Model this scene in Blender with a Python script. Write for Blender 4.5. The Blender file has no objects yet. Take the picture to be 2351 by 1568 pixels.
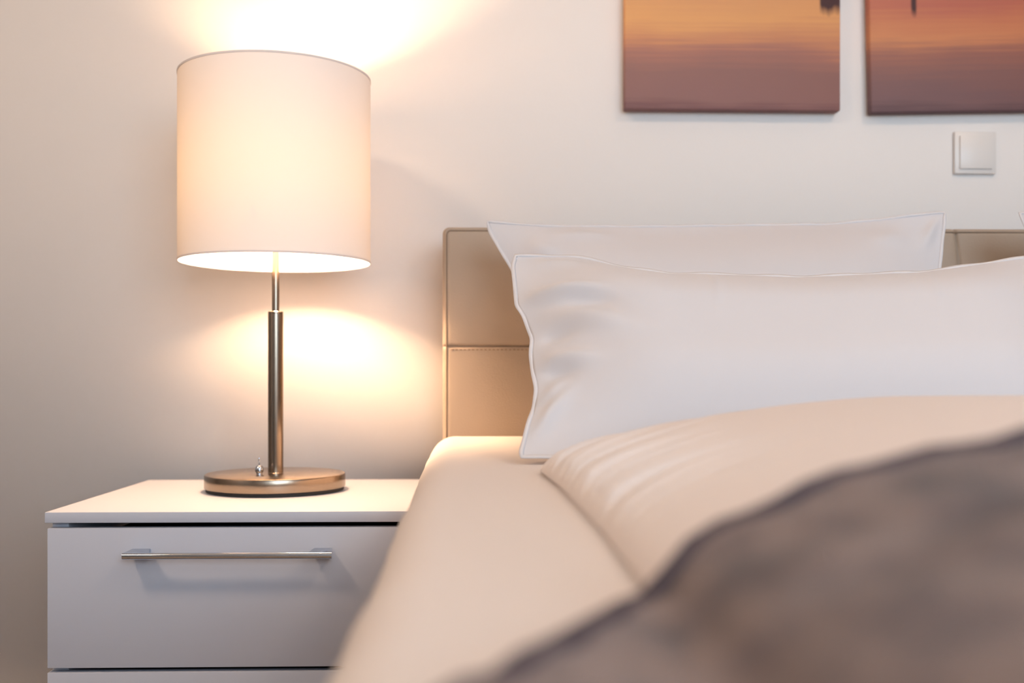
import bpy, bmesh, math, random
import numpy as np
from mathutils import Vector, Matrix

random.seed(7)
SC = bpy.context.scene
COL = SC.collection
PI = math.pi
CAMZ = 0.72

# ------------------------------------------------------------------ camera, light, exposure
cam_d = bpy.data.cameras.new('camera')
cam = bpy.data.objects.new('camera', cam_d); COL.objects.link(cam)
cam.location = (0, 0, CAMZ)
cam.rotation_euler = (PI / 2, 0, -0.0257)
cam_d.sensor_width = 36.0
cam_d.lens = 2425.5 / 2351 * 36
cam_d.shift_y = 76.9 / 2351
cam_d.clip_start = 0.005
cam_d.dof.use_dof = True
cam_d.dof.focus_distance = 1.52
cam_d.dof.aperture_fstop = 3.0
SC.camera = cam

SC.view_settings.view_transform = 'Standard'
SC.view_settings.look = 'None'
SC.view_settings.exposure = 0.0
SC.view_settings.gamma = 1.0
SC.view_settings.use_curve_mapping = False

world = bpy.data.worlds.new('world'); SC.world = world
world.use_nodes = True
bg = world.node_tree.nodes['Background']
bg.inputs[0].default_value = (0.75, 0.86, 1.0, 1); bg.inputs[1].default_value = 1.2

BULB_W = 455.0
CEIL_W = 21.0
DAY_W = 90.0

dl = bpy.data.lights.new('window_daylight', 'AREA'); dl.shape = 'RECTANGLE'
dl.size = 2.0; dl.size_y = 1.5; dl.energy = DAY_W; dl.color = (0.67, 0.85, 1.0)
dlo = bpy.data.objects.new('window_daylight', dl); COL.objects.link(dlo)
dlo.location = (1.2, -2.42, 1.55); dlo.rotation_euler = (PI / 2, 0, 0)

# ------------------------------------------------------------------ materials
def mat(name, base=(0.8, 0.8, 0.8), rough=0.5, metal=0.0, **kw):
    m = bpy.data.materials.new(name); m.use_nodes = True
    b = m.node_tree.nodes['Principled BSDF']
    b.inputs['Base Color'].default_value = (*base, 1)
    b.inputs['Roughness'].default_value = rough
    b.inputs['Metallic'].default_value = metal
    for k, v in kw.items():
        b.inputs[k].default_value = v
    return m
def N(m, kind): return m.node_tree.nodes.new(kind)
def L(m, a, b): m.node_tree.links.new(a, b)
def bsdf(m): return m.node_tree.nodes['Principled BSDF']
def coords(m, scale=(1, 1, 1)):
    tc = N(m, 'ShaderNodeTexCoord'); mp = N(m, 'ShaderNodeMapping')
    mp.inputs['Scale'].default_value = scale
    L(m, tc.outputs['Object'], mp.inputs['Vector'])
    return mp.outputs['Vector']
def noise(m, scale, detail=3, stretch=(1, 1, 1), rough=0.5):
    n = N(m, 'ShaderNodeTexNoise')
    n.inputs['Scale'].default_value = scale; n.inputs['Detail'].default_value = detail
    n.inputs['Roughness'].default_value = rough
    L(m, coords(m, stretch), n.inputs['Vector'])
    return n.outputs['Fac']
def bump(m, fac, strength, dist):
    b = N(m, 'ShaderNodeBump'); b.inputs['Strength'].default_value = strength
    b.inputs['Distance'].default_value = dist
    L(m, fac, b.inputs['Height']); L(m, b.outputs['Normal'], bsdf(m).inputs['Normal'])
def ramp(m, fac, stops):
    r = N(m, 'ShaderNodeValToRGB'); e = r.color_ramp.elements
    e[0].position, e[0].color = stops[0][0], (*stops[0][1], 1)
    e[1].position, e[1].color = stops[-1][0], (*stops[-1][1], 1)
    for p, c in stops[1:-1]:
        k = e.new(p); k.color = (*c, 1)
    L(m, fac, r.inputs['Fac'])
    return r.outputs['Color']
def srgb(*c): return tuple(((x / 255 + 0.055) / 1.055) ** 2.4 if x > 10 else x / 255 / 12.92 for x in c)
def mix(m, a, b, fac, mode='MIX'):
    x = N(m, 'ShaderNodeMix'); x.data_type = 'RGBA'; x.blend_type = mode
    for s, v in ((x.inputs[0], fac), (x.inputs[6], a), (x.inputs[7], b)):
        if hasattr(v, 'is_linked') or hasattr(v, 'links'): L(m, v, s)
        elif isinstance(v, tuple): s.default_value = (*v, 1)
        else: s.default_value = v
    return x.outputs[2]
def math_n(m, op, a, b=0.0, clamp=False):
    x = N(m, 'ShaderNodeMath'); x.operation = op; x.use_clamp = clamp
    for s, v in ((x.inputs[0], a), (x.inputs[1], b)):
        if isinstance(v, (int, float)): s.default_value = v
        else: L(m, v, s)
    return x.outputs[0]

M = {}
M['wall'] = mat('wall_paint', (0.86, 0.825, 0.805), 0.75)
bump(M['wall'], noise(M['wall'], 220, 3), 0.10, 0.002)
M['ceiling'] = mat('ceiling_paint', (0.85, 0.84, 0.82), 0.9)
M['floor'] = mat('floor_wood', (0.25, 0.16, 0.10), 0.45)
_f = noise(M['floor'], 6, 5, (1, 12, 1))
L(M['floor'], ramp(M['floor'], _f, [(0.3, (0.26, 0.20, 0.155)), (0.7, (0.38, 0.31, 0.25))]), bsdf(M['floor']).inputs['Base Color'])
M['linen'] = mat('white_linen', (0.61, 0.60, 0.63), 0.85)
bsdf(M['linen']).inputs['Sheen Weight'].default_value = 0.15
bump(M['linen'], noise(M['linen'], 900, 2), 0.06, 0.001)
M['hem'] = mat('white_hem', (0.65, 0.64, 0.665), 0.85)
M['sheet'] = mat('cream_sheet', (0.655, 0.615, 0.605), 0.9)
bump(M['sheet'], noise(M['sheet'], 900, 2), 0.06, 0.001)
M['duvet'] = mat('duvet_cotton', (0.68, 0.635, 0.63), 0.85)
bump(M['duvet'], noise(M['duvet'], 900, 2), 0.06, 0.001)
M['lacquer'] = mat('white_lacquer', (0.485, 0.515, 0.60), 0.42)
bump(M['lacquer'], noise(M['lacquer'], 260, 3), 0.05, 0.001)
M['dark_inside'] = mat('dark_interior', (0.05, 0.05, 0.055), 0.8)
M['chrome'] = mat('chrome', (0.58, 0.64, 0.74), 0.08, 1.0)
def brushed(name, base, rough, stretch, rot=False):
    m = mat(name, base, rough, 1.0)
    n = noise(m, 60, 4, stretch)
    r = N(m, 'ShaderNodeMapRange'); r.inputs[3].default_value = rough - 0.06; r.inputs[4].default_value = rough + 0.08
    L(m, n, r.inputs[0]); L(m, r.outputs[0], bsdf(m).inputs['Roughness'])
    bsdf(m).inputs['Anisotropic'].default_value = 0.6
    tg = N(m, 'ShaderNodeTangent'); tg.direction_type = 'RADIAL'; tg.axis = 'Z'
    L(m, tg.outputs[0], bsdf(m).inputs['Tangent'])
    return m
M['steel'] = brushed('brushed_nickel', (0.31, 0.245, 0.19), 0.22, (1, 1, 40))
M['steel_base'] = brushed('brushed_nickel_base', (0.34, 0.265, 0.20), 0.24, (1, 1, 60))
M['rubber'] = mat('black_rubber', (0.012, 0.012, 0.013), 0.7)
M['plastic'] = mat('white_plastic', (0.74, 0.71, 0.69), 0.35)
M['leather'] = mat('taupe_leather', srgb(166, 150, 134), 0.55)
bump(M['leather'], noise(M['leather'], 420, 3), 0.25, 0.002)
M['thread'] = mat('brown_thread', srgb(120, 95, 75), 0.8)
M['piping'] = mat('taupe_piping', srgb(122, 104, 88), 0.55)
M['frame_white'] = mat('window_white', (0.85, 0.85, 0.85), 0.4)

def shade_material():
    m = bpy.data.materials.new('shade_fabric'); m.use_nodes = True
    nt = m.node_tree; nt.nodes.clear()
    out = N(m, 'ShaderNodeOutputMaterial'); d = N(m, 'ShaderNodeBsdfDiffuse'); t = N(m, 'ShaderNodeBsdfTranslucent')
    mx = N(m, 'ShaderNodeMixShader'); mx.inputs[0].default_value = 0.0115
    w = N(m, 'ShaderNodeTexNoise'); w.inputs['Scale'].default_value = 300; w.inputs['Detail'].default_value = 2
    L(m, coords(m, (1, 1, 0.2)), w.inputs['Vector'])
    L(m, ramp(m, w.outputs['Fac'], [(0.3, (0.88, 0.65, 0.30)), (0.7, (0.92, 0.69, 0.34))]), t.inputs['Color'])
    d.inputs['Color'].default_value = (0.90, 0.84, 0.81, 1)
    L(m, d.outputs[0], mx.inputs[1]); L(m, t.outputs[0], mx.inputs[2]); L(m, mx.outputs[0], out.inputs[0])
    return m
M['shade'] = shade_material()
M['shade_rim'] = mat('shade_rim_tape', (0.74, 0.68, 0.66), 0.8)
def emitter(name, color, strength):
    m = bpy.data.materials.new(name); m.use_nodes = True
    nt = m.node_tree; nt.nodes.clear()
    out = N(m, 'ShaderNodeOutputMaterial'); e = N(m, 'ShaderNodeEmission')
    e.inputs[0].default_value = (*color, 1); e.inputs[1].default_value = strength
    L(m, e.outputs[0], out.inputs[0]); return m
M['bulb'] = emitter('lit_bulb', (1.0, 0.64, 0.37), BULB_W)

def blanket_material():
    m = mat('grey_plush', (0.1, 0.1, 0.1), 0.95)
    f = noise(m, 34, 4, (1, 0.6, 1), 0.55)
    g = noise(m, 600, 3)
    c = ramp(m, f, [(0.34, srgb(80, 69, 73)), (0.48, srgb(108, 93, 94)), (0.66, srgb(134, 116, 113))])
    c = mix(m, c, ramp(m, g, [(0.3, (0.75, 0.75, 0.75)), (0.7, (1.1, 1.1, 1.1))]), 0.6, 'MULTIPLY')
    L(m, c, bsdf(m).inputs['Base Color'])
    bsdf(m).inputs['Sheen Weight'].default_value = 0.25
    bump(m, g, 0.8, 0.004)
    return m
M['blanket'] = blanket_material()
M['blanket_edge_shade'] = mat('blanket_shaded_edge', srgb(72, 64, 72), 0.95)  # darker throw colour that paints the shade on its far edge

def glass_material():
    m = bpy.data.materials.new('window_pane'); m.use_nodes = True
    nt = m.node_tree; nt.nodes.clear()
    out = N(m, 'ShaderNodeOutputMaterial'); t = N(m, 'ShaderNodeBsdfTransparent'); g = N(m, 'ShaderNodeBsdfGlossy')
    g.inputs['Roughness'].default_value = 0.02
    mx = N(m, 'ShaderNodeMixShader'); mx.inputs[0].default_value = 0.06
    L(m, t.outputs[0], mx.inputs[1]); L(m, g.outputs[0], mx.inputs[2]); L(m, mx.outputs[0], out.inputs[0])
    return m
M['glass'] = glass_material()

def canvas_material(name, stops, right_tint, dark_x):
    """Printed sunset over still water: colours run with the height of the print (object z), streaks run level."""
    m = mat(name, (0.5, 0.3, 0.2), 0.7)
    tc = N(m, 'ShaderNodeTexCoord'); sp = N(m, 'ShaderNodeSeparateXYZ'); L(m, tc.outputs['Object'], sp.inputs[0])
    st = noise(m, 9, 5, (0.35, 1, 14), 0.6)
    wob = math_n(m, 'MULTIPLY', math_n(m, 'SUBTRACT', st, 0.5), 0.075)
    slow = math_n(m, 'MULTIPLY', math_n(m, 'SUBTRACT', noise(m, 4, 2, (1, 1, 1.5)), 0.5), 0.06)
    h = math_n(m, 'ADD', math_n(m, 'ADD', sp.outputs[2], wob), slow)
    c = ramp(m, math_n(m, 'MULTIPLY', h, 1 / 0.6), stops)
    rx = math_n(m, 'MULTIPLY', math_n(m, 'ADD', sp.outputs[0], -0.02), 1 / 0.40, True)
    c = mix(m, c, right_tint, math_n(m, 'MULTIPLY', rx, 0.85), 'MULTIPLY')
    # dark jetty silhouette with a broken reflection on the water
    zlow = math_n(m, 'ADD', 0.190, math_n(m, 'MULTIPLY', math_n(m, 'SUBTRACT', noise(m, 70, 2, (1, 1, 0.15)), 0.5), 0.03))
    mz = math_n(m, 'MULTIPLY', math_n(m, 'SUBTRACT', sp.outputs[2], zlow), 50, True)
    mz2 = math_n(m, 'SUBTRACT', 1.0, math_n(m, 'MULTIPLY', math_n(m, 'SUBTRACT', sp.outputs[2], 0.235), 200, True))
    mxl = math_n(m, 'MULTIPLY', math_n(m, 'SUBTRACT', sp.outputs[0], dark_x[0]), 250, True)
    mxr = math_n(m, 'MULTIPLY', math_n(m, 'SUBTRACT', dark_x[1], sp.outputs[0]), 250, True)
    k = math_n(m, 'MULTIPLY', math_n(m, 'MULTIPLY', mz, mz2), math_n(m, 'MULTIPLY', mxl, mxr))
    c = mix(m, c, srgb(70, 40, 42), k)
    L(m, c, bsdf(m).inputs['Base Color'])
    bump(m, noise(m, 700, 1), 0.08, 0.001)
    return m

# ------------------------------------------------------------------ mesh helpers
def link_mesh(name, me, material=None, parent=None, loc=(0, 0, 0), smooth=True):
    if material: me.materials.append(material)
    o = bpy.data.objects.new(name, me); COL.objects.link(o); o.location = loc
    if parent: o.parent = parent
    if smooth:
        for p in me.polygons: p.use_smooth = True
    return o
def from_data(name, V, F, material=None, parent=None, loc=(0, 0, 0), smooth=True, fix=True):
    me = bpy.data.meshes.new(name)
    me.from_pydata([tuple(map(float, v)) for v in V], [], [tuple(map(int, f)) for f in F])
    if fix:
        bm = bmesh.new(); bm.from_mesh(me)
        bmesh.ops.recalc_face_normals(bm, faces=bm.faces[:])
        bm.to_mesh(me); bm.free()
    return link_mesh(name, me, material, parent, loc, smooth)
def from_bm(name, bm, material=None, parent=None, loc=(0, 0, 0), smooth=True, sharp=0.7):
    bmesh.ops.recalc_face_normals(bm, faces=bm.faces[:])
    for e in bm.edges:
        if len(e.link_faces) == 2 and e.calc_face_angle(0) > sharp: e.smooth = False
    me = bpy.data.meshes.new(name); bm.to_mesh(me); bm.free()
    return link_mesh(name, me, material, parent, loc, smooth)
def bm_box(bm, x0, x1, y0, y1, z0, z1, bevel=0.0, seg=2):
    r = bmesh.ops.create_cube(bm, size=1.0)
    vs = r['verts']
    for v in vs:
        v.co = Vector(((x0 + x1) / 2 + v.co.x * (x1 - x0), (y0 + y1) / 2 + v.co.y * (y1 - y0), (z0 + z1) / 2 + v.co.z * (z1 - z0)))
    if bevel:
        es = list({e for v in vs for e in v.link_edges})
        bmesh.ops.bevel(bm, geom=es, offset=bevel, segments=seg, profile=0.5, affect='EDGES')
def box(name, b, material, parent=None, bevel=0.0, loc=(0, 0, 0), seg=2):
    bm = bmesh.new(); bm_box(bm, *b, bevel, seg)
    return from_bm(name, bm, material, parent, loc)
def lathe(name, prof, material, parent=None, loc=(0, 0, 0), n=64, closed=False, sharp=0.6):
    """prof: list of (radius, z); closed=True joins the last point to the first."""
    bm = bmesh.new(); rings = []
    for r, z in prof:
        if r < 1e-6: rings.append([bm.verts.new((0, 0, z))])
        else: rings.append([bm.verts.new((r * math.cos(2 * PI * k / n), r * math.sin(2 * PI * k / n), z)) for k in range(n)])
    pairs = list(zip(rings[:-1], rings[1:])) + ([(rings[-1], rings[0])] if closed else [])
    for a, b in pairs:
        for k in range(n):
            q = (k + 1) % n
            if len(a) == 1 and len(b) == 1: continue
            if len(a) == 1: bm.faces.new((a[0], b[k], b[q]))
            elif len(b) == 1: bm.faces.new((a[k], a[q], b[0]))
            else: bm.faces.new((a[k], a[q], b[q], b[k]))
    return from_bm(name, bm, material, parent, loc, True, sharp)
def tube_bm(bm, pts, rad, n=10):
    pts = [Vector(p) for p in pts]; rings = []
    up = Vector((0, 0, 1)); prev = None
    for i, p in enumerate(pts):
        t = (pts[min(i + 1, len(pts) - 1)] - pts[max(i - 1, 0)]).normalized()
        a = prev if prev is not None else (up if abs(t.dot(up)) < 0.9 else Vector((1, 0, 0)))
        b = t.cross(a).normalized(); a = b.cross(t).normalized(); prev = a
        rings.append([bm.verts.new(p + (a * math.cos(2 * PI * k / n) + b * math.sin(2 * PI * k / n)) * rad) for k in range(n)])
    for r0, r1 in zip(rings[:-1], rings[1:]):
        for k in range(n): bm.faces.new((r0[k], r0[(k + 1) % n], r1[(k + 1) % n], r1[k]))
    bm.faces.new(rings[0][::-1]); bm.faces.new(rings[-1])
def grid_faces(nu, nv, off=0):
    """faces over a (nu x nv) vertex grid stored row by row (index = i*nv + j)."""
    return [(off + i * nv + j, off + (i + 1) * nv + j, off + (i + 1) * nv + j + 1, off + i * nv + j + 1) for i in range(nu - 1) for j in range(nv - 1)]
def two_sided(name, top, bot, material, parent=None, loc=(0, 0, 0)):
    """closed cushion from two (nu,nv,3) sheets that share their border."""
    nu, nv = top.shape[:2]
    V = list(top.reshape(-1, 3)); idx = np.arange(nu * nv).reshape(nu, nv); bidx = idx.copy()
    for i in range(1, nu - 1):
        for j in range(1, nv - 1):
            bidx[i, j] = len(V); V.append(bot[i, j])
    F = grid_faces(nu, nv)
    for i in range(nu - 1):
        for j in range(nv - 1):
            F.append((bidx[i, j], bidx[i, j + 1], bidx[i + 1, j + 1], bidx[i + 1, j]))
    return from_data(name, V, F, material, parent, loc)
def empty(name, loc, rz=0.0):
    o = bpy.data.objects.new(name, None); COL.objects.link(o)
    o.location = loc; o.rotation_euler = (0, 0, rz); o.empty_display_size = 0.05
    return o
def tag(o, label, cat, group=None):
    o['label'] = label; o['category'] = cat
    if group: o['group'] = group
    return o
def struct(name, b, material, bevel=0.0):
    o = box(name, b, material, None, bevel); o['kind'] = 'structure'; return o
def sstep(x, a, b):
    t = np.clip((x - a) / (b - a), 0, 1); return t * t * (3 - 2 * t)

# ------------------------------------------------------------------ the room
XL, XR, YF, YB, ZC = -2.30, 3.30, -2.30, 2.120, 2.50
struct('floor', (XL - .1, XR + .1, YF - .1, YB + .1, -.1, 0), M['floor'])
struct('ceiling', (XL - .1, XR + .1, YF - .1, YB + .1, ZC, ZC + .1), M['ceiling'])
struct('wall_back', (XL - .1, XR + .1, YB, YB + .1, 0, ZC), M['wall'])
struct('wall_left', (XL - .1, XL, YF, YB, 0, ZC), M['wall'])
struct('wall_right', (XR, XR + .1, YF, YB, 0, ZC), M['wall'])
bm = bmesh.new()                                    # wall with the window opening, behind the camera
for b in ((XL, .0, YF - .1, YF, 0, ZC), (2.4, XR, YF - .1, YF, 0, ZC), (.0, 2.4, YF - .1, YF, 0, .80), (.0, 2.4, YF - .1, YF, 2.30, ZC)):
    bm_box(bm, *b)
wf = from_bm('wall_front', bm, M['wall']); wf['kind'] = 'structure'
win = empty('window_1', (1.2, YF - .05, .80)); win['kind'] = 'structure'
bm = bmesh.new()
for b in ((-1.2, -1.14, -.03, .03, 0, 1.5), (1.14, 1.2, -.03, .03, 0, 1.5), (-.03, .03, -.03, .03, .06, 1.44), (-1.14, 1.14, -.03, .03, 0, .06), (-1.14, 1.14, -.03, .03, 1.44, 1.5)):
    bm_box(bm, *b)
from_bm('window_frame', bm, M['frame_white'], win)
box('window_pane', (-1.14, 1.14, -.004, .004, .06, 1.44), M['glass'], win)
for nm, b in (('baseboard_back', (XL, XR, YB - .015, YB, 0, .07)), ('baseboard_left', (XL, XL + .015, YF, YB - .015, 0, .07))):
    struct(nm, b, M['frame_white'], .003)

# ceiling lamps, both out of the picture; the left one is added fill
def make_ceiling_lamp(x, y, label, k=1.0):
    cl = tag(empty('ceiling_lamp', (x, y, ZC)), label, 'ceiling lamp')
    lathe('mounting_ring', [(0.0, 0), (.24, 0), (.24, -.05), (.225, -.05), (.225, -.012), (0, -.012)], M['plastic'], cl)
    lathe('diffuser', [(.222, -.02), (.222, -.055), (.15, -.075), (0, -.082)], emitter('lit_diffuser', (1.0, 0.70, 0.47), CEIL_W * k), cl)
make_ceiling_lamp(1.35, 0.30, 'round white ceiling lamp above the bed', 1.45)
make_ceiling_lamp(-1.40, 0.35, 'unseen round ceiling lamp, added to warm the left wall', 2.5)  # made-up fill lamp, brightens and warms the wall at left

# ------------------------------------------------------------------ nightstands
NS_TOP = CAMZ - .2011
def make_nightstand(x_left, label):
    w, d, yf = .545, 2.043 - 1.5645, 1.5645
    r = tag(empty('nightstand', (x_left, yf, 0)), label, 'nightstand')
    zt = NS_TOP
    box('top_panel', (0, w, 0, d, zt - .0160, zt), M['lacquer'], r, .0012)
    a, b = .0035, w - .0035
    z1 = zt - .0160
    box('side_panel', (a, a + .024, .020, d - .002, .04, z1), M['lacquer'], r, .0008)
    box('side_panel', (b - .024, b, .020, d - .002, .04, z1), M['lacquer'], r, .0008)
    box('back_panel', (a + .024, b - .024, d - .012, d - .002, .06, z1), M['lacquer'], r)
    box('bottom_panel', (a + .024, b - .024, .020, d - .012, .04, .06), M['lacquer'], r)
    box('plinth', (a + .01, b - .01, .035, d - .02, 0, .04), M['lacquer'], r)
    for z0, z2 in ((CAMZ - .4302, CAMZ - .2247), (.066, CAMZ - .4365)):
        fr = box('drawer', (a, b, .0005, .0185, z0, z2), M['lacquer'], r, .0015)
        bm = bmesh.new()                            # drawer box, dark inside
        bm_box(bm, a + .03, b - .03, .022, d - .03, z0 + .012, z2 - .03)
        from_bm('drawer_box', bm, M['dark_inside'], fr)
        zh = CAMZ - .2610 - (CAMZ - .2247 - z2)
        hx0, hx1 = -.5211 + .6448, -.2213 + .6448
        bm = bmesh.new()
        yb = -.030
        tube_bm(bm, [(hx0, yb, zh), (hx0 + .004, yb, zh), (hx1 - .004, yb, zh), (hx1, yb, zh)], .0048, 32)
        from_bm('handle', bm, M['chrome'], fr)
        for e, s in ((hx0, 1), (hx1, -1)):          # the two feet widen from the bar back to the drawer front
            bm = bmesh.new()
            lo = [(e, yb, zh - .0042), (e + s * .048, yb + .002, zh - .0042), (e + s * .034, yb + .008, zh - .0050), (e + s * .030, .0008, zh - .0060), (e + s * .004, .0008, zh - .0060)]
            hi = [(x, y, zh + (.0042 if y < -.01 else .0060)) for x, y, z in lo]
            lv = [bm.verts.new(p) for p in lo]; hv = [bm.verts.new(p) for p in hi]
            bm.faces.new(lv); bm.faces.new(hv)
            for k in range(5): bm.faces.new((lv[k], lv[(k + 1) % 5], hv[(k + 1) % 5], hv[k]))
            from_bm('handle_foot', bm, M['chrome'], fr)
    return r
make_nightstand(-.6448, 'white lacquered nightstand with chrome bar handle, left of the bed')
make_nightstand(1.87, 'white lacquered nightstand on the far side of the bed')

# ------------------------------------------------------------------ table lamps
def make_lamp(x, y, label):
    r = tag(empty('table_lamp', (x, y, NS_TOP)), label, 'table lamp')
    o = CAMZ - NS_TOP                               # heights below are measured from the camera's level
    zb, zbt = o - .1957, o - .1712
    R, zs0, zs1 = .1643, o + .1975, o + .5166
    lathe('felt_pad', [(0, 0), (.1170, 0), (.1180, .001), (.1180, zb + .0005), (0, zb + .0005)], M['rubber'], r, n=96)
    b = lathe('base', [(0, zb), (.1180, zb), (.1198, zb + .0008), (.1205, zb + .002), (.1205, zbt - .003), (.1197, zbt - .0010), (.1180, zbt), (0, zbt)], M['steel_base'], r, n=128)
    # toggle switch on the base
    sw = lathe('switch_collar', [(0, 0), (.0052, 0), (.0052, .003), (.0068, .005), (.0075, .009), (.0066, .013), (.0042, .0155), (0, .0162)], M['chrome'], b, (-.022, -.030, zbt), 24)
    tt = lathe('toggle', [(0, 0), (.0011, 0), (.0017, .012), (.0013, .0135), (0, .0138)], M['chrome'], b, (-.022, -.030, zbt + .0155), 16)
    tt.rotation_euler = (.1, 0, 0)
    zp = o + .1110
    lathe('lower_pole', [(0, zbt), (.0137, zbt), (.0137, zbt + .0005), (.0132, zbt + .001), (.0132, zp - .0045), (.0128, zp - .0042), (.0128, zp - .0036), (.0132, zp - .0032), (.0132, zp - .0006), (.0126, zp), (0, zp)], M['steel'], r, n=40)
    lathe('upper_pole', [(0, zp - .001), (.0064, zp - .001), (.0064, o + .250), (0, o + .250)], M['steel'], r, n=28)
    lathe('lamp_socket', [(0, o + .250), (.013, o + .250), (.015, o + .253), (.015, o + .281), (.014, o + .283), (0, o + .283)], M['plastic'], r, n=32)
    zc, rb = o + .284, .037                         # frosted tube bulb
    prof = [(0, zc - .002), (.013, zc - .002), (.016, zc + .002), (.028, zc + .010), (rb, zc + .026), (rb, zc + .088)]
    prof += [(rb * math.cos(a), zc + .088 + rb * math.sin(a)) for a in np.linspace(0, PI / 2, 9)[1:-1]] + [(0.0, zc + .088 + rb)]
    lathe('bulb', prof, M['bulb'], r, n=28)
    lathe('lamp_shade', [(R, zs0 + .001), (R, o + .26), (R, o + .32), (R, o + .38), (R, o + .44), (R, zs1 - .001)], M['shade'], r, n=128)
    for z in (zs0, zs1):
        bm = bmesh.new()
        rings = []
        for k in range(128):
            a = 2 * PI * k / 128; c, s = math.cos(a), math.sin(a)
            rings.append([bm.verts.new(((R + dx) * c, (R + dx) * s, z + dz)) for dx, dz in ((.0008, -.0016), (.0008, .0016), (-.0012, .0016), (-.0012, -.0016))])
        for k in range(128):
            p, q = rings[k], rings[(k + 1) % 128]
            for e in range(4): bm.faces.new((p[e], q[e], q[(e + 1) % 4], p[(e + 1) % 4]))
        from_bm('shade_rim', bm, M['shade_rim'], r)
    for k in range(3):                              # wire arms that carry the shade
        bm = bmesh.new(); a = .5 + k * 2 * PI / 3
        tube_bm(bm, [(.014 * math.cos(a), .014 * math.sin(a), o + .266), ((R - .001) * math.cos(a), (R - .001) * math.sin(a), o + .266)], .0013, 8)
        from_bm('shade_arm', bm, M['steel'], r)
    return r
make_lamp(-.3656, 1.857, 'lit table lamp with cream drum shade and brushed metal pole')
make_lamp(2.11, 1.857, 'lit table lamp on the nightstand across the bed')

# ------------------------------------------------------------------ bed
HX0, HX1, HY, HZ = -.0772, 1.837, 1.93, CAMZ + .2705
SEAM_Z, SEAM_X = CAMZ + .0524, .880
MT = CAMZ - .109                                    # top of the mattress
bed = tag(empty('bed', (.88, .9, 0)), 'double bed with taupe leather headboard', 'bed')
def bl(p): return (p[0] - .88, p[1] - .9, p[2])
def dense(a, b, n, centres, spread):
    x = list(np.linspace(a, b, n))
    for c in centres: x += [c + d for d in spread if a < c + d < b]
    return np.array(sorted(set(round(v, 5) for v in x)))
sp = (-.018, -.016, -.0125, -.011, -.009, -.008, -.006, -.02, -.014, -.01, -.007, -.005, -.0035, -.0025, -.0015, -.0007, 0, .0007, .0015, .0025, .0035, .005, .007, .01, .014, .02)
ed = (0.0008, .002, .0035, .005, .007, .009, .0115, .014, .018, .024, .032)
hx = dense(HX0, HX1, 60, [SEAM_X], sp); hx = np.array(sorted(set(list(hx) + [HX0 + e for e in ed] + [HX1 - e for e in ed])))
hz = dense(.12, HZ, 40, [SEAM_Z], sp); hz = np.array(sorted(set(list(hz) + [HZ - e for e in ed])))
X, Z = np.meshgrid(hx, hz, indexing='ij')
def edge_round(d, r): 
    q = np.clip(d / r, 0, 1); return r * (1 - np.sqrt(1 - (1 - q) ** 2))
e1 = np.minimum(X - HX0, HX1 - X); e2 = HZ - Z
Y = HY + edge_round(e1, .010) + edge_round(e2, .008)
pip = .0022 * (np.exp(-((e1 - .0095) / .0013) ** 2) * (e2 > .008) + np.exp(-((e2 - .0075) / .0013) ** 2) * (e1 > .008))
Y = np.minimum(Y + pip, HY + .012)
seamx = SEAM_X - .012 * np.clip((Z - SEAM_Z - .08) / .14, 0, 1) ** 2
Y += .0062 * np.exp(-(np.abs(seamx - X) / .0026) ** 1.3) + .0055 * np.exp(-(np.abs(Z - SEAM_Z) / .0023) ** 1.3)
puff = np.ones_like(X)
for d in (np.abs(X - SEAM_X), np.abs(Z - SEAM_Z), e1, e2): puff *= 1 - np.exp(-(d / .030))
Y -= .004 * puff
nx_, nz_ = X.shape
# rounded top corners
V = [bl((x, y, z)) for x, y, z in zip(X.ravel(), Y.ravel(), Z.ravel())]
cr = .012
def corner(x, z):
    dx = max(HX0 + cr - x, x - (HX1 - cr), 0) / cr; dz = max(z - (HZ - cr), 0) / cr
    if dx > 0 and dz > 0:
        s = -1 if x < .5 else 1
        ax, az = dx * math.sqrt(1 - dz * dz / 2), dz * math.sqrt(1 - dx * dx / 2)
        x = (HX0 + cr - ax * cr) if s < 0 else (HX1 - cr + ax * cr)
        z = HZ - cr + az * cr
    return x, z
V = []
for x, y, z in zip(X.ravel(), Y.ravel(), Z.ravel()):
    x, z = corner(x, z); V.append(bl((x, y, z)))
F = grid_faces(nx_, nz_)
bd = [i * nz_ for i in range(nx_)] + [(nx_ - 1) * nz_ + j for j in range(1, nz_)] + [i * nz_ + nz_ - 1 for i in range(nx_ - 2, -1, -1)] + [j for j in range(nz_ - 2, 0, -1)]
b0 = len(V)
for k in bd: V.append((V[k][0], 2.028 - .9, V[k][2]))
nb = len(bd)
for k in range(nb): F.append((bd[k], bd[(k + 1) % nb], b0 + (k + 1) % nb, b0 + k))
F.append(tuple(range(b0, b0 + nb)))
hb = from_data('headboard', V, F, M['leather'], bed)
bm = bmesh.new()                                    # corded seam round the face of the headboard
pp = [(HX0 + .0075, HY + .0005, .13), (HX0 + .0075, HY + .0005, HZ - .016)]
pp += [(HX0 + .0155 - .008 * math.cos(a), HY + .0005, HZ - .016 + .009 * math.sin(a)) for a in np.linspace(.3, PI / 2, 5)]
pp += [(x, HY + .0005, HZ - .007) for x in (.4, .88, 1.4)]
pp += [(HX1 - .0155 + .008 * math.sin(a), HY + .0005, HZ - .016 + .009 * math.cos(a)) for a in np.linspace(0, PI / 2, 6)]
pp += [(HX1 - .0075, HY + .0005, .13)]
tube_bm(bm, [bl(p) for p in pp], .0012, 8)
pg = from_bm('piping', bm, M['piping'], hb); pg['label'] = 'darker corded edge seam'
bm = bmesh.new()                                    # row of stitches under the level seam, one part
x = HX0 + .016
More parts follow.
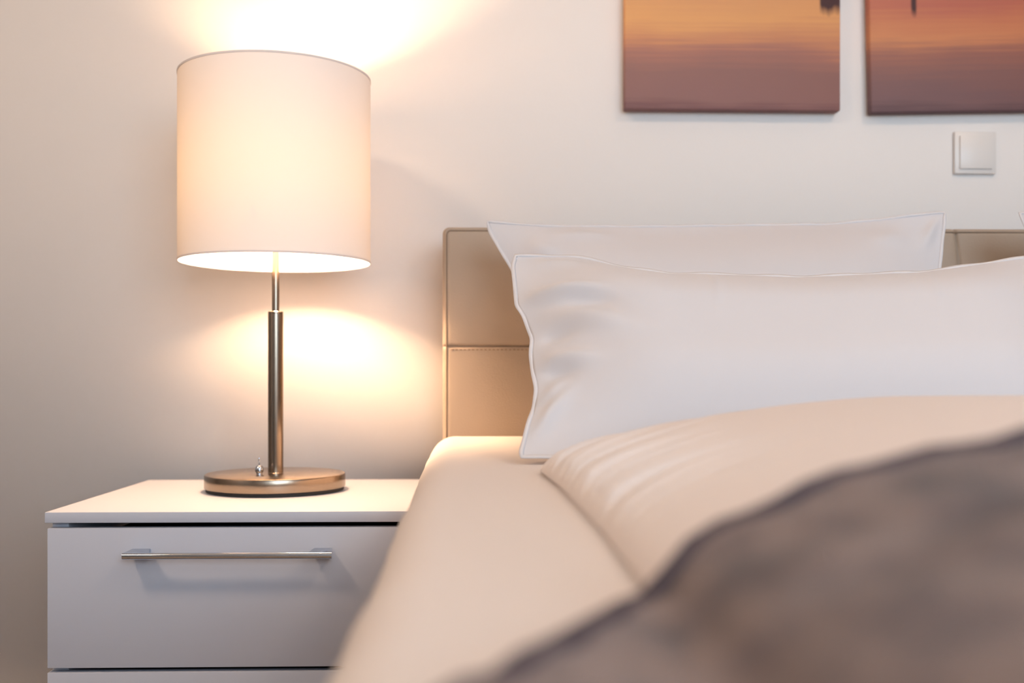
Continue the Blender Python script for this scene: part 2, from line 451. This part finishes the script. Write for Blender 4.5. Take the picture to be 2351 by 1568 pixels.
while x < HX1 - .016:
    if abs(x - SEAM_X) > .01:
        tube_bm(bm, [bl((x, HY - .0005, SEAM_Z - .0062)), bl((x + .0045, HY - .0005, SEAM_Z - .0062))], .0007, 6)
    x += .0075
st = from_bm('stitching', bm, M['thread'], hb); st['label'] = 'brown stitching below the seam'
box('bed_base', bl((-.062, 0, 0))[:1] + (1.815 - .88,) + (-.10 - .9, 1.925 - .9, .14, .405), M['leather'], bed, .012)
for lx in (-.02, 1.77):
    for ly in (-.05, 1.85):
        box('leg', (lx - .03 - .88, lx + .03 - .88, ly - .03 - .9, ly + .03 - .9, 0, .141), M['rubber'], bed, .003)

# mattress under its fitted sheet
ME_Y = [-.12, .40, .52, .60, .75, .85, 1.10, 1.50, 1.85, 1.93]
ME_X = [-.070, -.0705, -.075, -.072, -.0755, -.079, -.082, -.091, -.097, -.097]
def mattress_edge(y): return np.interp(y, ME_Y, ME_X)
Y0, Y1, r_ = -.12, 1.924, .045
ys = np.concatenate([Y0 + r_ * (1 - np.cos(np.linspace(0, PI / 2, 8))), np.linspace(Y0 + r_, Y1 - r_, 150)[1:-1], Y1 - r_ * (1 - np.cos(np.linspace(PI / 2, 0, 9)))])
kern = np.array([1, 2, 3, 2, 1]) / 9
rows = []
rng = np.random.RandomState(3)
fold = np.convolve(rng.randn(len(ys) + 4), kern, 'valid')[:len(ys)] * .0012
for k, y in enumerate(ys):
    xl = float(np.mean([mattress_edge(y + d) for d in np.linspace(-.07, .07, 9)])) + fold[k]
    xr = 1.845
    d = min(y - Y0, Y1 - y)
    ins = r_ - math.sqrt(max(r_ * r_ - (r_ - min(d, r_)) ** 2, 0))
    xl += ins; xr -= ins; zt = MT - ins; zb = .406
    z1 = zt - r_
    pr = [(xl + .03, zb), (xl + .008, zb + .006), (xl, zb + .03), (xl - .001, (zb + z1) / 2), (xl, z1)]
    pr += [(xl + r_ * (1 - math.cos(a)), z1 + r_ * math.sin(a)) for a in np.linspace(0, PI / 2, 14)[1:]]
    pr += [(x, zt + .0012 * math.sin(x * 21 + y * 3) * math.sin(y * 5 + 1) * min(1, (x - xl - r_) / .05) * (d > .05)) for x in np.linspace(xl + r_, xr - r_, 50)[1:-1]]
    pr += [(xr - r_ * (1 - math.cos(a)), z1 + r_ * math.sin(a)) for a in np.linspace(PI / 2, 0, 14)]
    pr += [(xr, zb + .03), (xr - .03, zb)]
    rows.append([(x, y, z) for x, z in pr])
nr, npf = len(rows), len(rows[0])
V = [p for r in rows for p in r]
F = grid_faces(nr, npf) + [((i + 1) * npf, i * npf, i * npf + npf - 1, (i + 1) * npf + npf - 1) for i in range(nr - 1)]
F += [tuple(range(npf)), tuple(range((nr - 1) * npf, nr * npf))]
mt = from_data('mattress', V, F, M['sheet'])
tag(mt, 'thick mattress in a smooth cream fitted sheet', 'mattress')

# ------------------------------------------------------------------ duvet
def duvet_left(y): return np.interp(y, [-.2, .70, 1.0, 1.22], [.080, .080, .071, .058])
DX1, DY0, DY1 = .872, -.11, 1.215
def gd(q): return (1 - (1 - np.clip(q, 0, 1)) ** 1.6) ** .52
def duvet_T(x, y):
    """thickness of the duvet above the mattress."""
    s = x - duvet_left(y)
    t = .084 * gd(s / .35) * gd((DX1 - x) / .35) * gd((DY1 - y) / .17) ** .9
    return np.where((s > 0) & (x < DX1) & (y < DY1), np.maximum(t, 0), 0.0)
nu, nv = 150, 210
su = np.linspace(0, 1, nu) ** 1.7; tv = 1 - (1 - np.linspace(0, 1, nv)) ** 1.5
S, T_ = np.meshgrid(su, tv, indexing='ij')
Yd = DY0 + (DY1 - DY0) * T_; Xl = duvet_left(Yd); Xd = Xl + (DX1 - Xl) * S
th = duvet_T(Xd, Yd)
# round the head corner in plan
rc = .06
qx = np.clip((rc - (Xd - Xl)) / rc, 0, 1); qy = np.clip((Yd - (DY1 - rc)) / rc, 0, 1)
Xm = np.where(qx > 0, Xl + rc - rc * qx * np.sqrt(1 - qy * qy / 2), Xd)
Ym = np.where(qy > 0, DY1 - rc + rc * qy * np.sqrt(1 - qx * qx / 2), Yd)
# gathers that fan out from the left hem, fading inward
s_ = Xd - Xl
env = np.clip(s_ / .012, 0, 1) * np.exp(-(s_ / .085) ** 1.5) * sstep(Yd, .55, .80) * (1 - .5 * sstep(Yd, 1.12, 1.20))
phase = 2 * PI * (Yd - .60 * s_ + .006 * np.sin(Yd * 40)) / .043
wr = .0060 * env * (np.sin(phase) + .45 * np.sin(phase * 1.63 + 1.2))
big = .004 * np.sin(Xd * 7 + 1) * np.sin(Yd * 5.2 + .4) * np.clip(s_ / .2, 0, 1) * np.clip((DY1 - Yd) / .2, 0, 1) * sstep(Yd, .46, .70)
top = np.stack([Xm, Ym, MT + .0030 + np.maximum(th + wr + big, .15 * th)], -1)
bot = np.stack([Xm, Ym, np.full_like(Xm, MT + .002)], -1)
dv = two_sided('duvet', top, bot, M['duvet'])
tag(dv, 'puffy white duvet lying flat across the bed', 'duvet')

# ------------------------------------------------------------------ throw blanket at the foot
nu, nv = 200, 150
sx = np.linspace(0, 1, nu); ty = 1 - (1 - np.linspace(0, 1, nv)) ** 1.6
S, T_ = np.meshgrid(sx, ty, indexing='ij')
Xb = -.058 + (.865 + .058) * S ** 1.35
ye = np.interp(Xb, [-.06, 0, .02, .05, .068, .10, .5, .9], [.225, .318, .354, .408, .440, .447, .450, .45])
Yb_ = -.13 + (ye + .13) * T_
acc = 0
for dx in (-.012, 0, .012):
    for dy in (-.012, 0, .012): acc = acc + duvet_T(Xb + dx, Yb_ + dy)
basez = np.maximum(np.maximum(acc / 9, duvet_T(Xb, Yb_)), duvet_T(Xb + .006, Yb_))
de = np.minimum(np.minimum(ye - Yb_, Xb + .058), .865 - Xb)
rnd = np.sqrt(1 - (1 - np.clip(de / .009, 0, 1)) ** 2)
lump = .0016 * np.sin(Xb * 60 + 2 * np.sin(Yb_ * 30)) * np.sin(Yb_ * 47 + Xb * 20) + .0012 * np.sin(Xb * 130 + Yb_ * 90)
zt = MT + .0075 + basez + (.0105 + lump) * rnd
zl = MT + .0070 + basez
two_b = two_sided('throw_blanket', np.stack([Xb, Yb_, zt], -1), np.stack([Xb, Yb_, zl], -1), M['blanket'])
bm = bmesh.new()                                    # roll along the far side, edge shade put into its colour
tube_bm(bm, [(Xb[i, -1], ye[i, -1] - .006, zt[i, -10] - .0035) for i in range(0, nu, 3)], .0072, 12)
shade_b = from_bm('shaded_roll', bm, M['blanket_edge_shade'], two_b); shade_b['label'] = 'far edge of the throw, shade painted in its colour'
tag(two_b, 'fluffy grey brown throw blanket spread over the duvet in the foreground', 'blanket')

# ------------------------------------------------------------------ pillows
def curve(pts, n, key):
    p = np.array(pts, float); d = np.concatenate([[0], np.cumsum(np.hypot(*np.diff(p, axis=0).T))]); d /= d[-1]
    t = np.linspace(0, 1, n); q = np.stack([np.interp(t, d, p[:, k]) for k in (0, 1)], 1)
    for _ in range(3): q[1:-1] = (q[:-2] + 2 * q[1:-1] + q[2:]) / 4
    return q
def make_pillow(p0, dirv, left, topc, right, bottom, t_front, t_back, w, ridges, label, mirror=None, seed=0, group=None):
    """pillow in its own leaning plane: outline in plane coordinates (x along the bed head, v up the lean)."""
    nu, nv = 161, 101
    Lc, Rc, Tc, Bc = curve(left, nv, 1), curve(right, nv, 1), curve(topc, nu, 0), curve(bottom, nu, 0)
    s = np.linspace(0, 1, nu)[:, None, None]; t = np.linspace(0, 1, nv)[None, :, None]
    P = (1 - t) * Bc[:, None] + t * Tc[:, None] + (1 - s) * Lc[None] + s * Rc[None] \
        - ((1 - s) * (1 - t) * Lc[0] + s * (1 - t) * Rc[0] + (1 - s) * t * Lc[-1] + s * t * Rc[-1])
    wid = np.linalg.norm(Tc[-1] - Tc[0]); hei = np.linalg.norm(Lc[-1] - Lc[0])
    s2, t2 = s[..., 0] + 0 * t[..., 0], t[..., 0] + 0 * s[..., 0]
    dx = np.minimum(s2, 1 - s2) * wid; dy = np.minimum(t2, 1 - t2) * hei
    g = np.sin(PI / 2 * np.clip(dx / (w * 1.35), 0, 1)) ** 1.0 * np.sin(PI / 2 * np.clip(dy / w, 0, 1)) ** 1.1
    rs = np.random.RandomState(seed); disp = np.zeros_like(g)
    for x0, y0, x1, y1, a, wd in ridges:
        v = np.array([x1 - x0, y1 - y0]); Lg = np.hypot(*v); v /= Lg
        q = P - np.array([x0, y0]); al = q @ v; pe = q[..., 0] * -v[1] + q[..., 1] * v[0]
        pe = pe + .10 * (al - Lg / 2) ** 2 / Lg
        tt = np.clip(al / Lg, -1, 2)
        disp += 2.4 * a * np.exp(-(pe / wd) ** 2) * np.exp(-1.3 * (np.abs(tt - .5) / .40) ** 2.4)
    for _ in range(6):
        kx, ky, ph = rs.uniform(5, 16), rs.uniform(6, 18), rs.uniform(0, 6)
        disp += .0011 * np.sin(P[..., 0] * kx + P[..., 1] * ky * rs.choice([-1, 1]) + ph)
    fade = np.clip(np.minimum(dx, dy) / .025, 0, 1)
    dv = np.array([0, *dirv], float); dv /= np.linalg.norm(dv); n = np.array([0, -dv[2], dv[1]])
    base = np.stack([P[..., 0] - .4, P[..., 1] * dv[1], P[..., 1] * dv[2]], -1)
    if mirror: base[..., 0] *= -1
    front = base + n * (t_front * g + disp * fade)[..., None]
    back = base - n * (t_back * g)[..., None]
    ox = mirror if mirror else 0
    o = tag(empty('pillow', ((2 * mirror - .4) if mirror else .4, p0[0], CAMZ + p0[1])), label, 'pillow', group)
    two_sided('pillowcase', front, back, M['linen'], o)
    # stitched hem all round
    ring = np.concatenate([P[:, 0], P[-1, 1:], P[-2::-1, -1], P[0, -2:0:-1]])
    nr = len(ring); tg = np.roll(ring, -1, 0) - np.roll(ring, 1, 0); tg /= np.linalg.norm(tg, axis=1)[:, None] + 1e-9
    out = np.stack([tg[:, 1], -tg[:, 0]], 1)
    for _ in range(4): out = (np.roll(out, 1, 0) + 2 * out + np.roll(out, -1, 0)) / 4
    wob = .0012 * np.sin(np.arange(nr) * .35)
    V = []
    for off, th in ((-.0030, .0016), (.0026, .0007), (.0026, -.0007), (-.0030, -.0016)):
        q = ring + out * off
        b = np.stack([q[:, 0] - .4, q[:, 1] * dv[1], q[:, 1] * dv[2]], 1)
        if mirror: b[:, 0] *= -1
        V += list(b + n * (th + wob[:, None] * (off > 0)))
    F = [(e * nr + k, e * nr + (k + 1) % nr, ((e + 1) % 4) * nr + (k + 1) % nr, ((e + 1) % 4) * nr + k) for e in range(4) for k in range(nr)]
    from_data('hem', V, F, M['hem'], o)
    return o
bk_left = [(.105, .012), (.100, .06), (.092, .157), (.068, .245), (.0419, .3026), (.0285, .3256), (.0078, .3667), (.0040, .3850)]
bk_top = [(.0040, .3850), (.0368, .3824), (.1063, .3769), (.2604, .3768), (.4162, .3799), (.5728, .3822), (.6529, .3906), (.7133, .3992), (.7640, .4060), (.7760, .4050)]
bk_right = [(.722, .012), (.728, .10), (.738, .20), (.7511, .3023), (.7700, .3763), (.7760, .4050)]
bk_bot = [(.105, .012), (.25, .008), (.5, .008), (.722, .012)]
bk_rid = [(.72, .33, .775, .41, .004, .010), (.70, .36, .62, .33, .003, .02), (.06, .34, .12, .30, .004, .02), (.10, .36, .22, .35, .003, .015)]
make_pillow((1.62, -.105), (.14, .37), bk_left, bk_top, bk_right, bk_bot, .085, .085, .17, bk_rid,
            'white pillow leaning on the headboard behind the front pillow', None, 5)
make_pillow((1.62, -.105), (.14, .37), bk_left, bk_top, bk_right, bk_bot, .085, .085, .17, bk_rid,
            'white pillow barely showing at the far right edge against headboard', .8396, 9)
fr_left = [(.0454, .004), (.0430, .0096), (.0485, .031), (.0555, .0615), (.0625, .0848), (.0665, .1162), (.0630, .1456), (.0610, .179), (.0640, .2093), (.0530, .2527), (.0440, .2737), (.0418, .3262), (.0400, .358), (.0448, .3802)]
fr_top = [(.0448, .3802), (.08, .3803), (.1281, .3796), (.1515, .3738), (.2012, .3556), (.2708, .3407), (.3015, .3417), (.3785, .3382), (.4555, .3347), (.5144, .3387), (.5835, .3437), (.6355, .3459), (.6759, .3537), (.8023, .3796), (.8525, .3928)]
fr_right = [(.815, .004), (.808, .10), (.812, .20), (.823, .28), (.8525, .3928)]
fr_bot = [(.0454, .004), (.20, .003), (.5, .003), (.815, .004)]
fr_rid = [(.046, .288, .175, .240, .0062, .014), (.075, .240, .200, .165, .0050, .016), (.060, .165, .155, .125, .0042, .013),
          (.046, .025, .115, .105, .0045, .012), (.052, .075, .105, .118, .0030, .009), (.055, .372, .150, .335, .0030, .014),
          (.095, .258, .185, .215, -.0040, .013), (.065, .137, .125, .117, -.0028, .010), (.060, .200, .130, .185, -.0030, .012),
          (.318, .330, .306, .185, .0012, .0026), (.617, .330, .596, .185, .0010, .0026),
          (.800, .32, .735, .17, .0050, .018), (.805, .24, .755, .10, .0040, .015)]
make_pillow((1.29, -.1035), (.26, .28), fr_left, fr_top, fr_right, fr_bot, .072, .075, .14, fr_rid,
            'large front white pillow with creased left end, resting against another pillow', None, 2)

# ------------------------------------------------------------------ canvases and switch on the wall
o1, o2 = srgb(228, 172, 112), srgb(200, 140, 102)
st1 = [(0.0, srgb(128, 92, 92)), (.04, srgb(150, 112, 108)), (.13, srgb(150, 112, 106)), (.19, srgb(172, 122, 108)), (.235, srgb(206, 146, 108)), (.30, srgb(228, 170, 112)), (.37, srgb(222, 164, 112)), (.44, srgb(204, 140, 108)), (.62, srgb(236, 190, 130)), (.80, srgb(206, 150, 120)), (1.0, srgb(140, 110, 120))]
st2 = [(0.0, srgb(104, 78, 82)), (.04, srgb(124, 94, 96)), (.13, srgb(136, 98, 94)), (.19, srgb(158, 106, 92)), (.25, srgb(206, 138, 96)), (.30, srgb(200, 128, 92)), (.36, srgb(186, 110, 90)), (.44, srgb(180, 100, 84)), (.62, srgb(220, 150, 100)), (.80, srgb(180, 120, 110)), (1.0, srgb(120, 96, 110))]
cv1 = canvas_material('sunset_print', st1, (.90, .80, .78), (.389, .446))
cv2 = canvas_material('dusk_print', st2, (.82, .68, .66), (.083, .0975))
def make_canvas(x, z, rot, w, m, label):
    r = tag(empty('canvas_picture', (x, YB - .028, z)), label, 'picture', 'canvas prints above the bed')
    r.rotation_euler = (0, rot, 0)
    p = box('printed_canvas', (0, w, 0, .024, 0, .60), m, r, .0035, seg=3)
    bm = bmesh.new()
    for b in ((.01, w - .01, .0242, .0272, .01, .05), (.01, w - .01, .0242, .0272, .55, .59), (.01, .05, .0242, .0272, .05, .55), (w - .05, w - .01, .0242, .0272, .05, .55)): bm_box(bm, *b)
    from_bm('stretcher_frame', bm, M['floor'], r)
    return r
make_canvas(0.2774, CAMZ + 0.5276, 0.001, 0.4325, cv1, 'canvas print of orange sunset water, hanging above the pillows on the left')
make_canvas(0.7717, CAMZ + 0.5239, -.020, 0.4325, cv2, 'redder canvas print of dusk water above the light switch')
sw = tag(empty('light_switch', (0.9492, YB, CAMZ + 0.4068)), 'square white light switch on the wall above the headboard', 'switch')
bm = bmesh.new()
bm_box(bm, 0, .0855, -.009, 0, 0, .0855, .002, 2)
from_bm('switch_frame', bm, M['plastic'], sw)
box('rocker', (.0095, .0760, -.0130, -.0085, .0095, .0760), M['plastic'], sw, .0012)
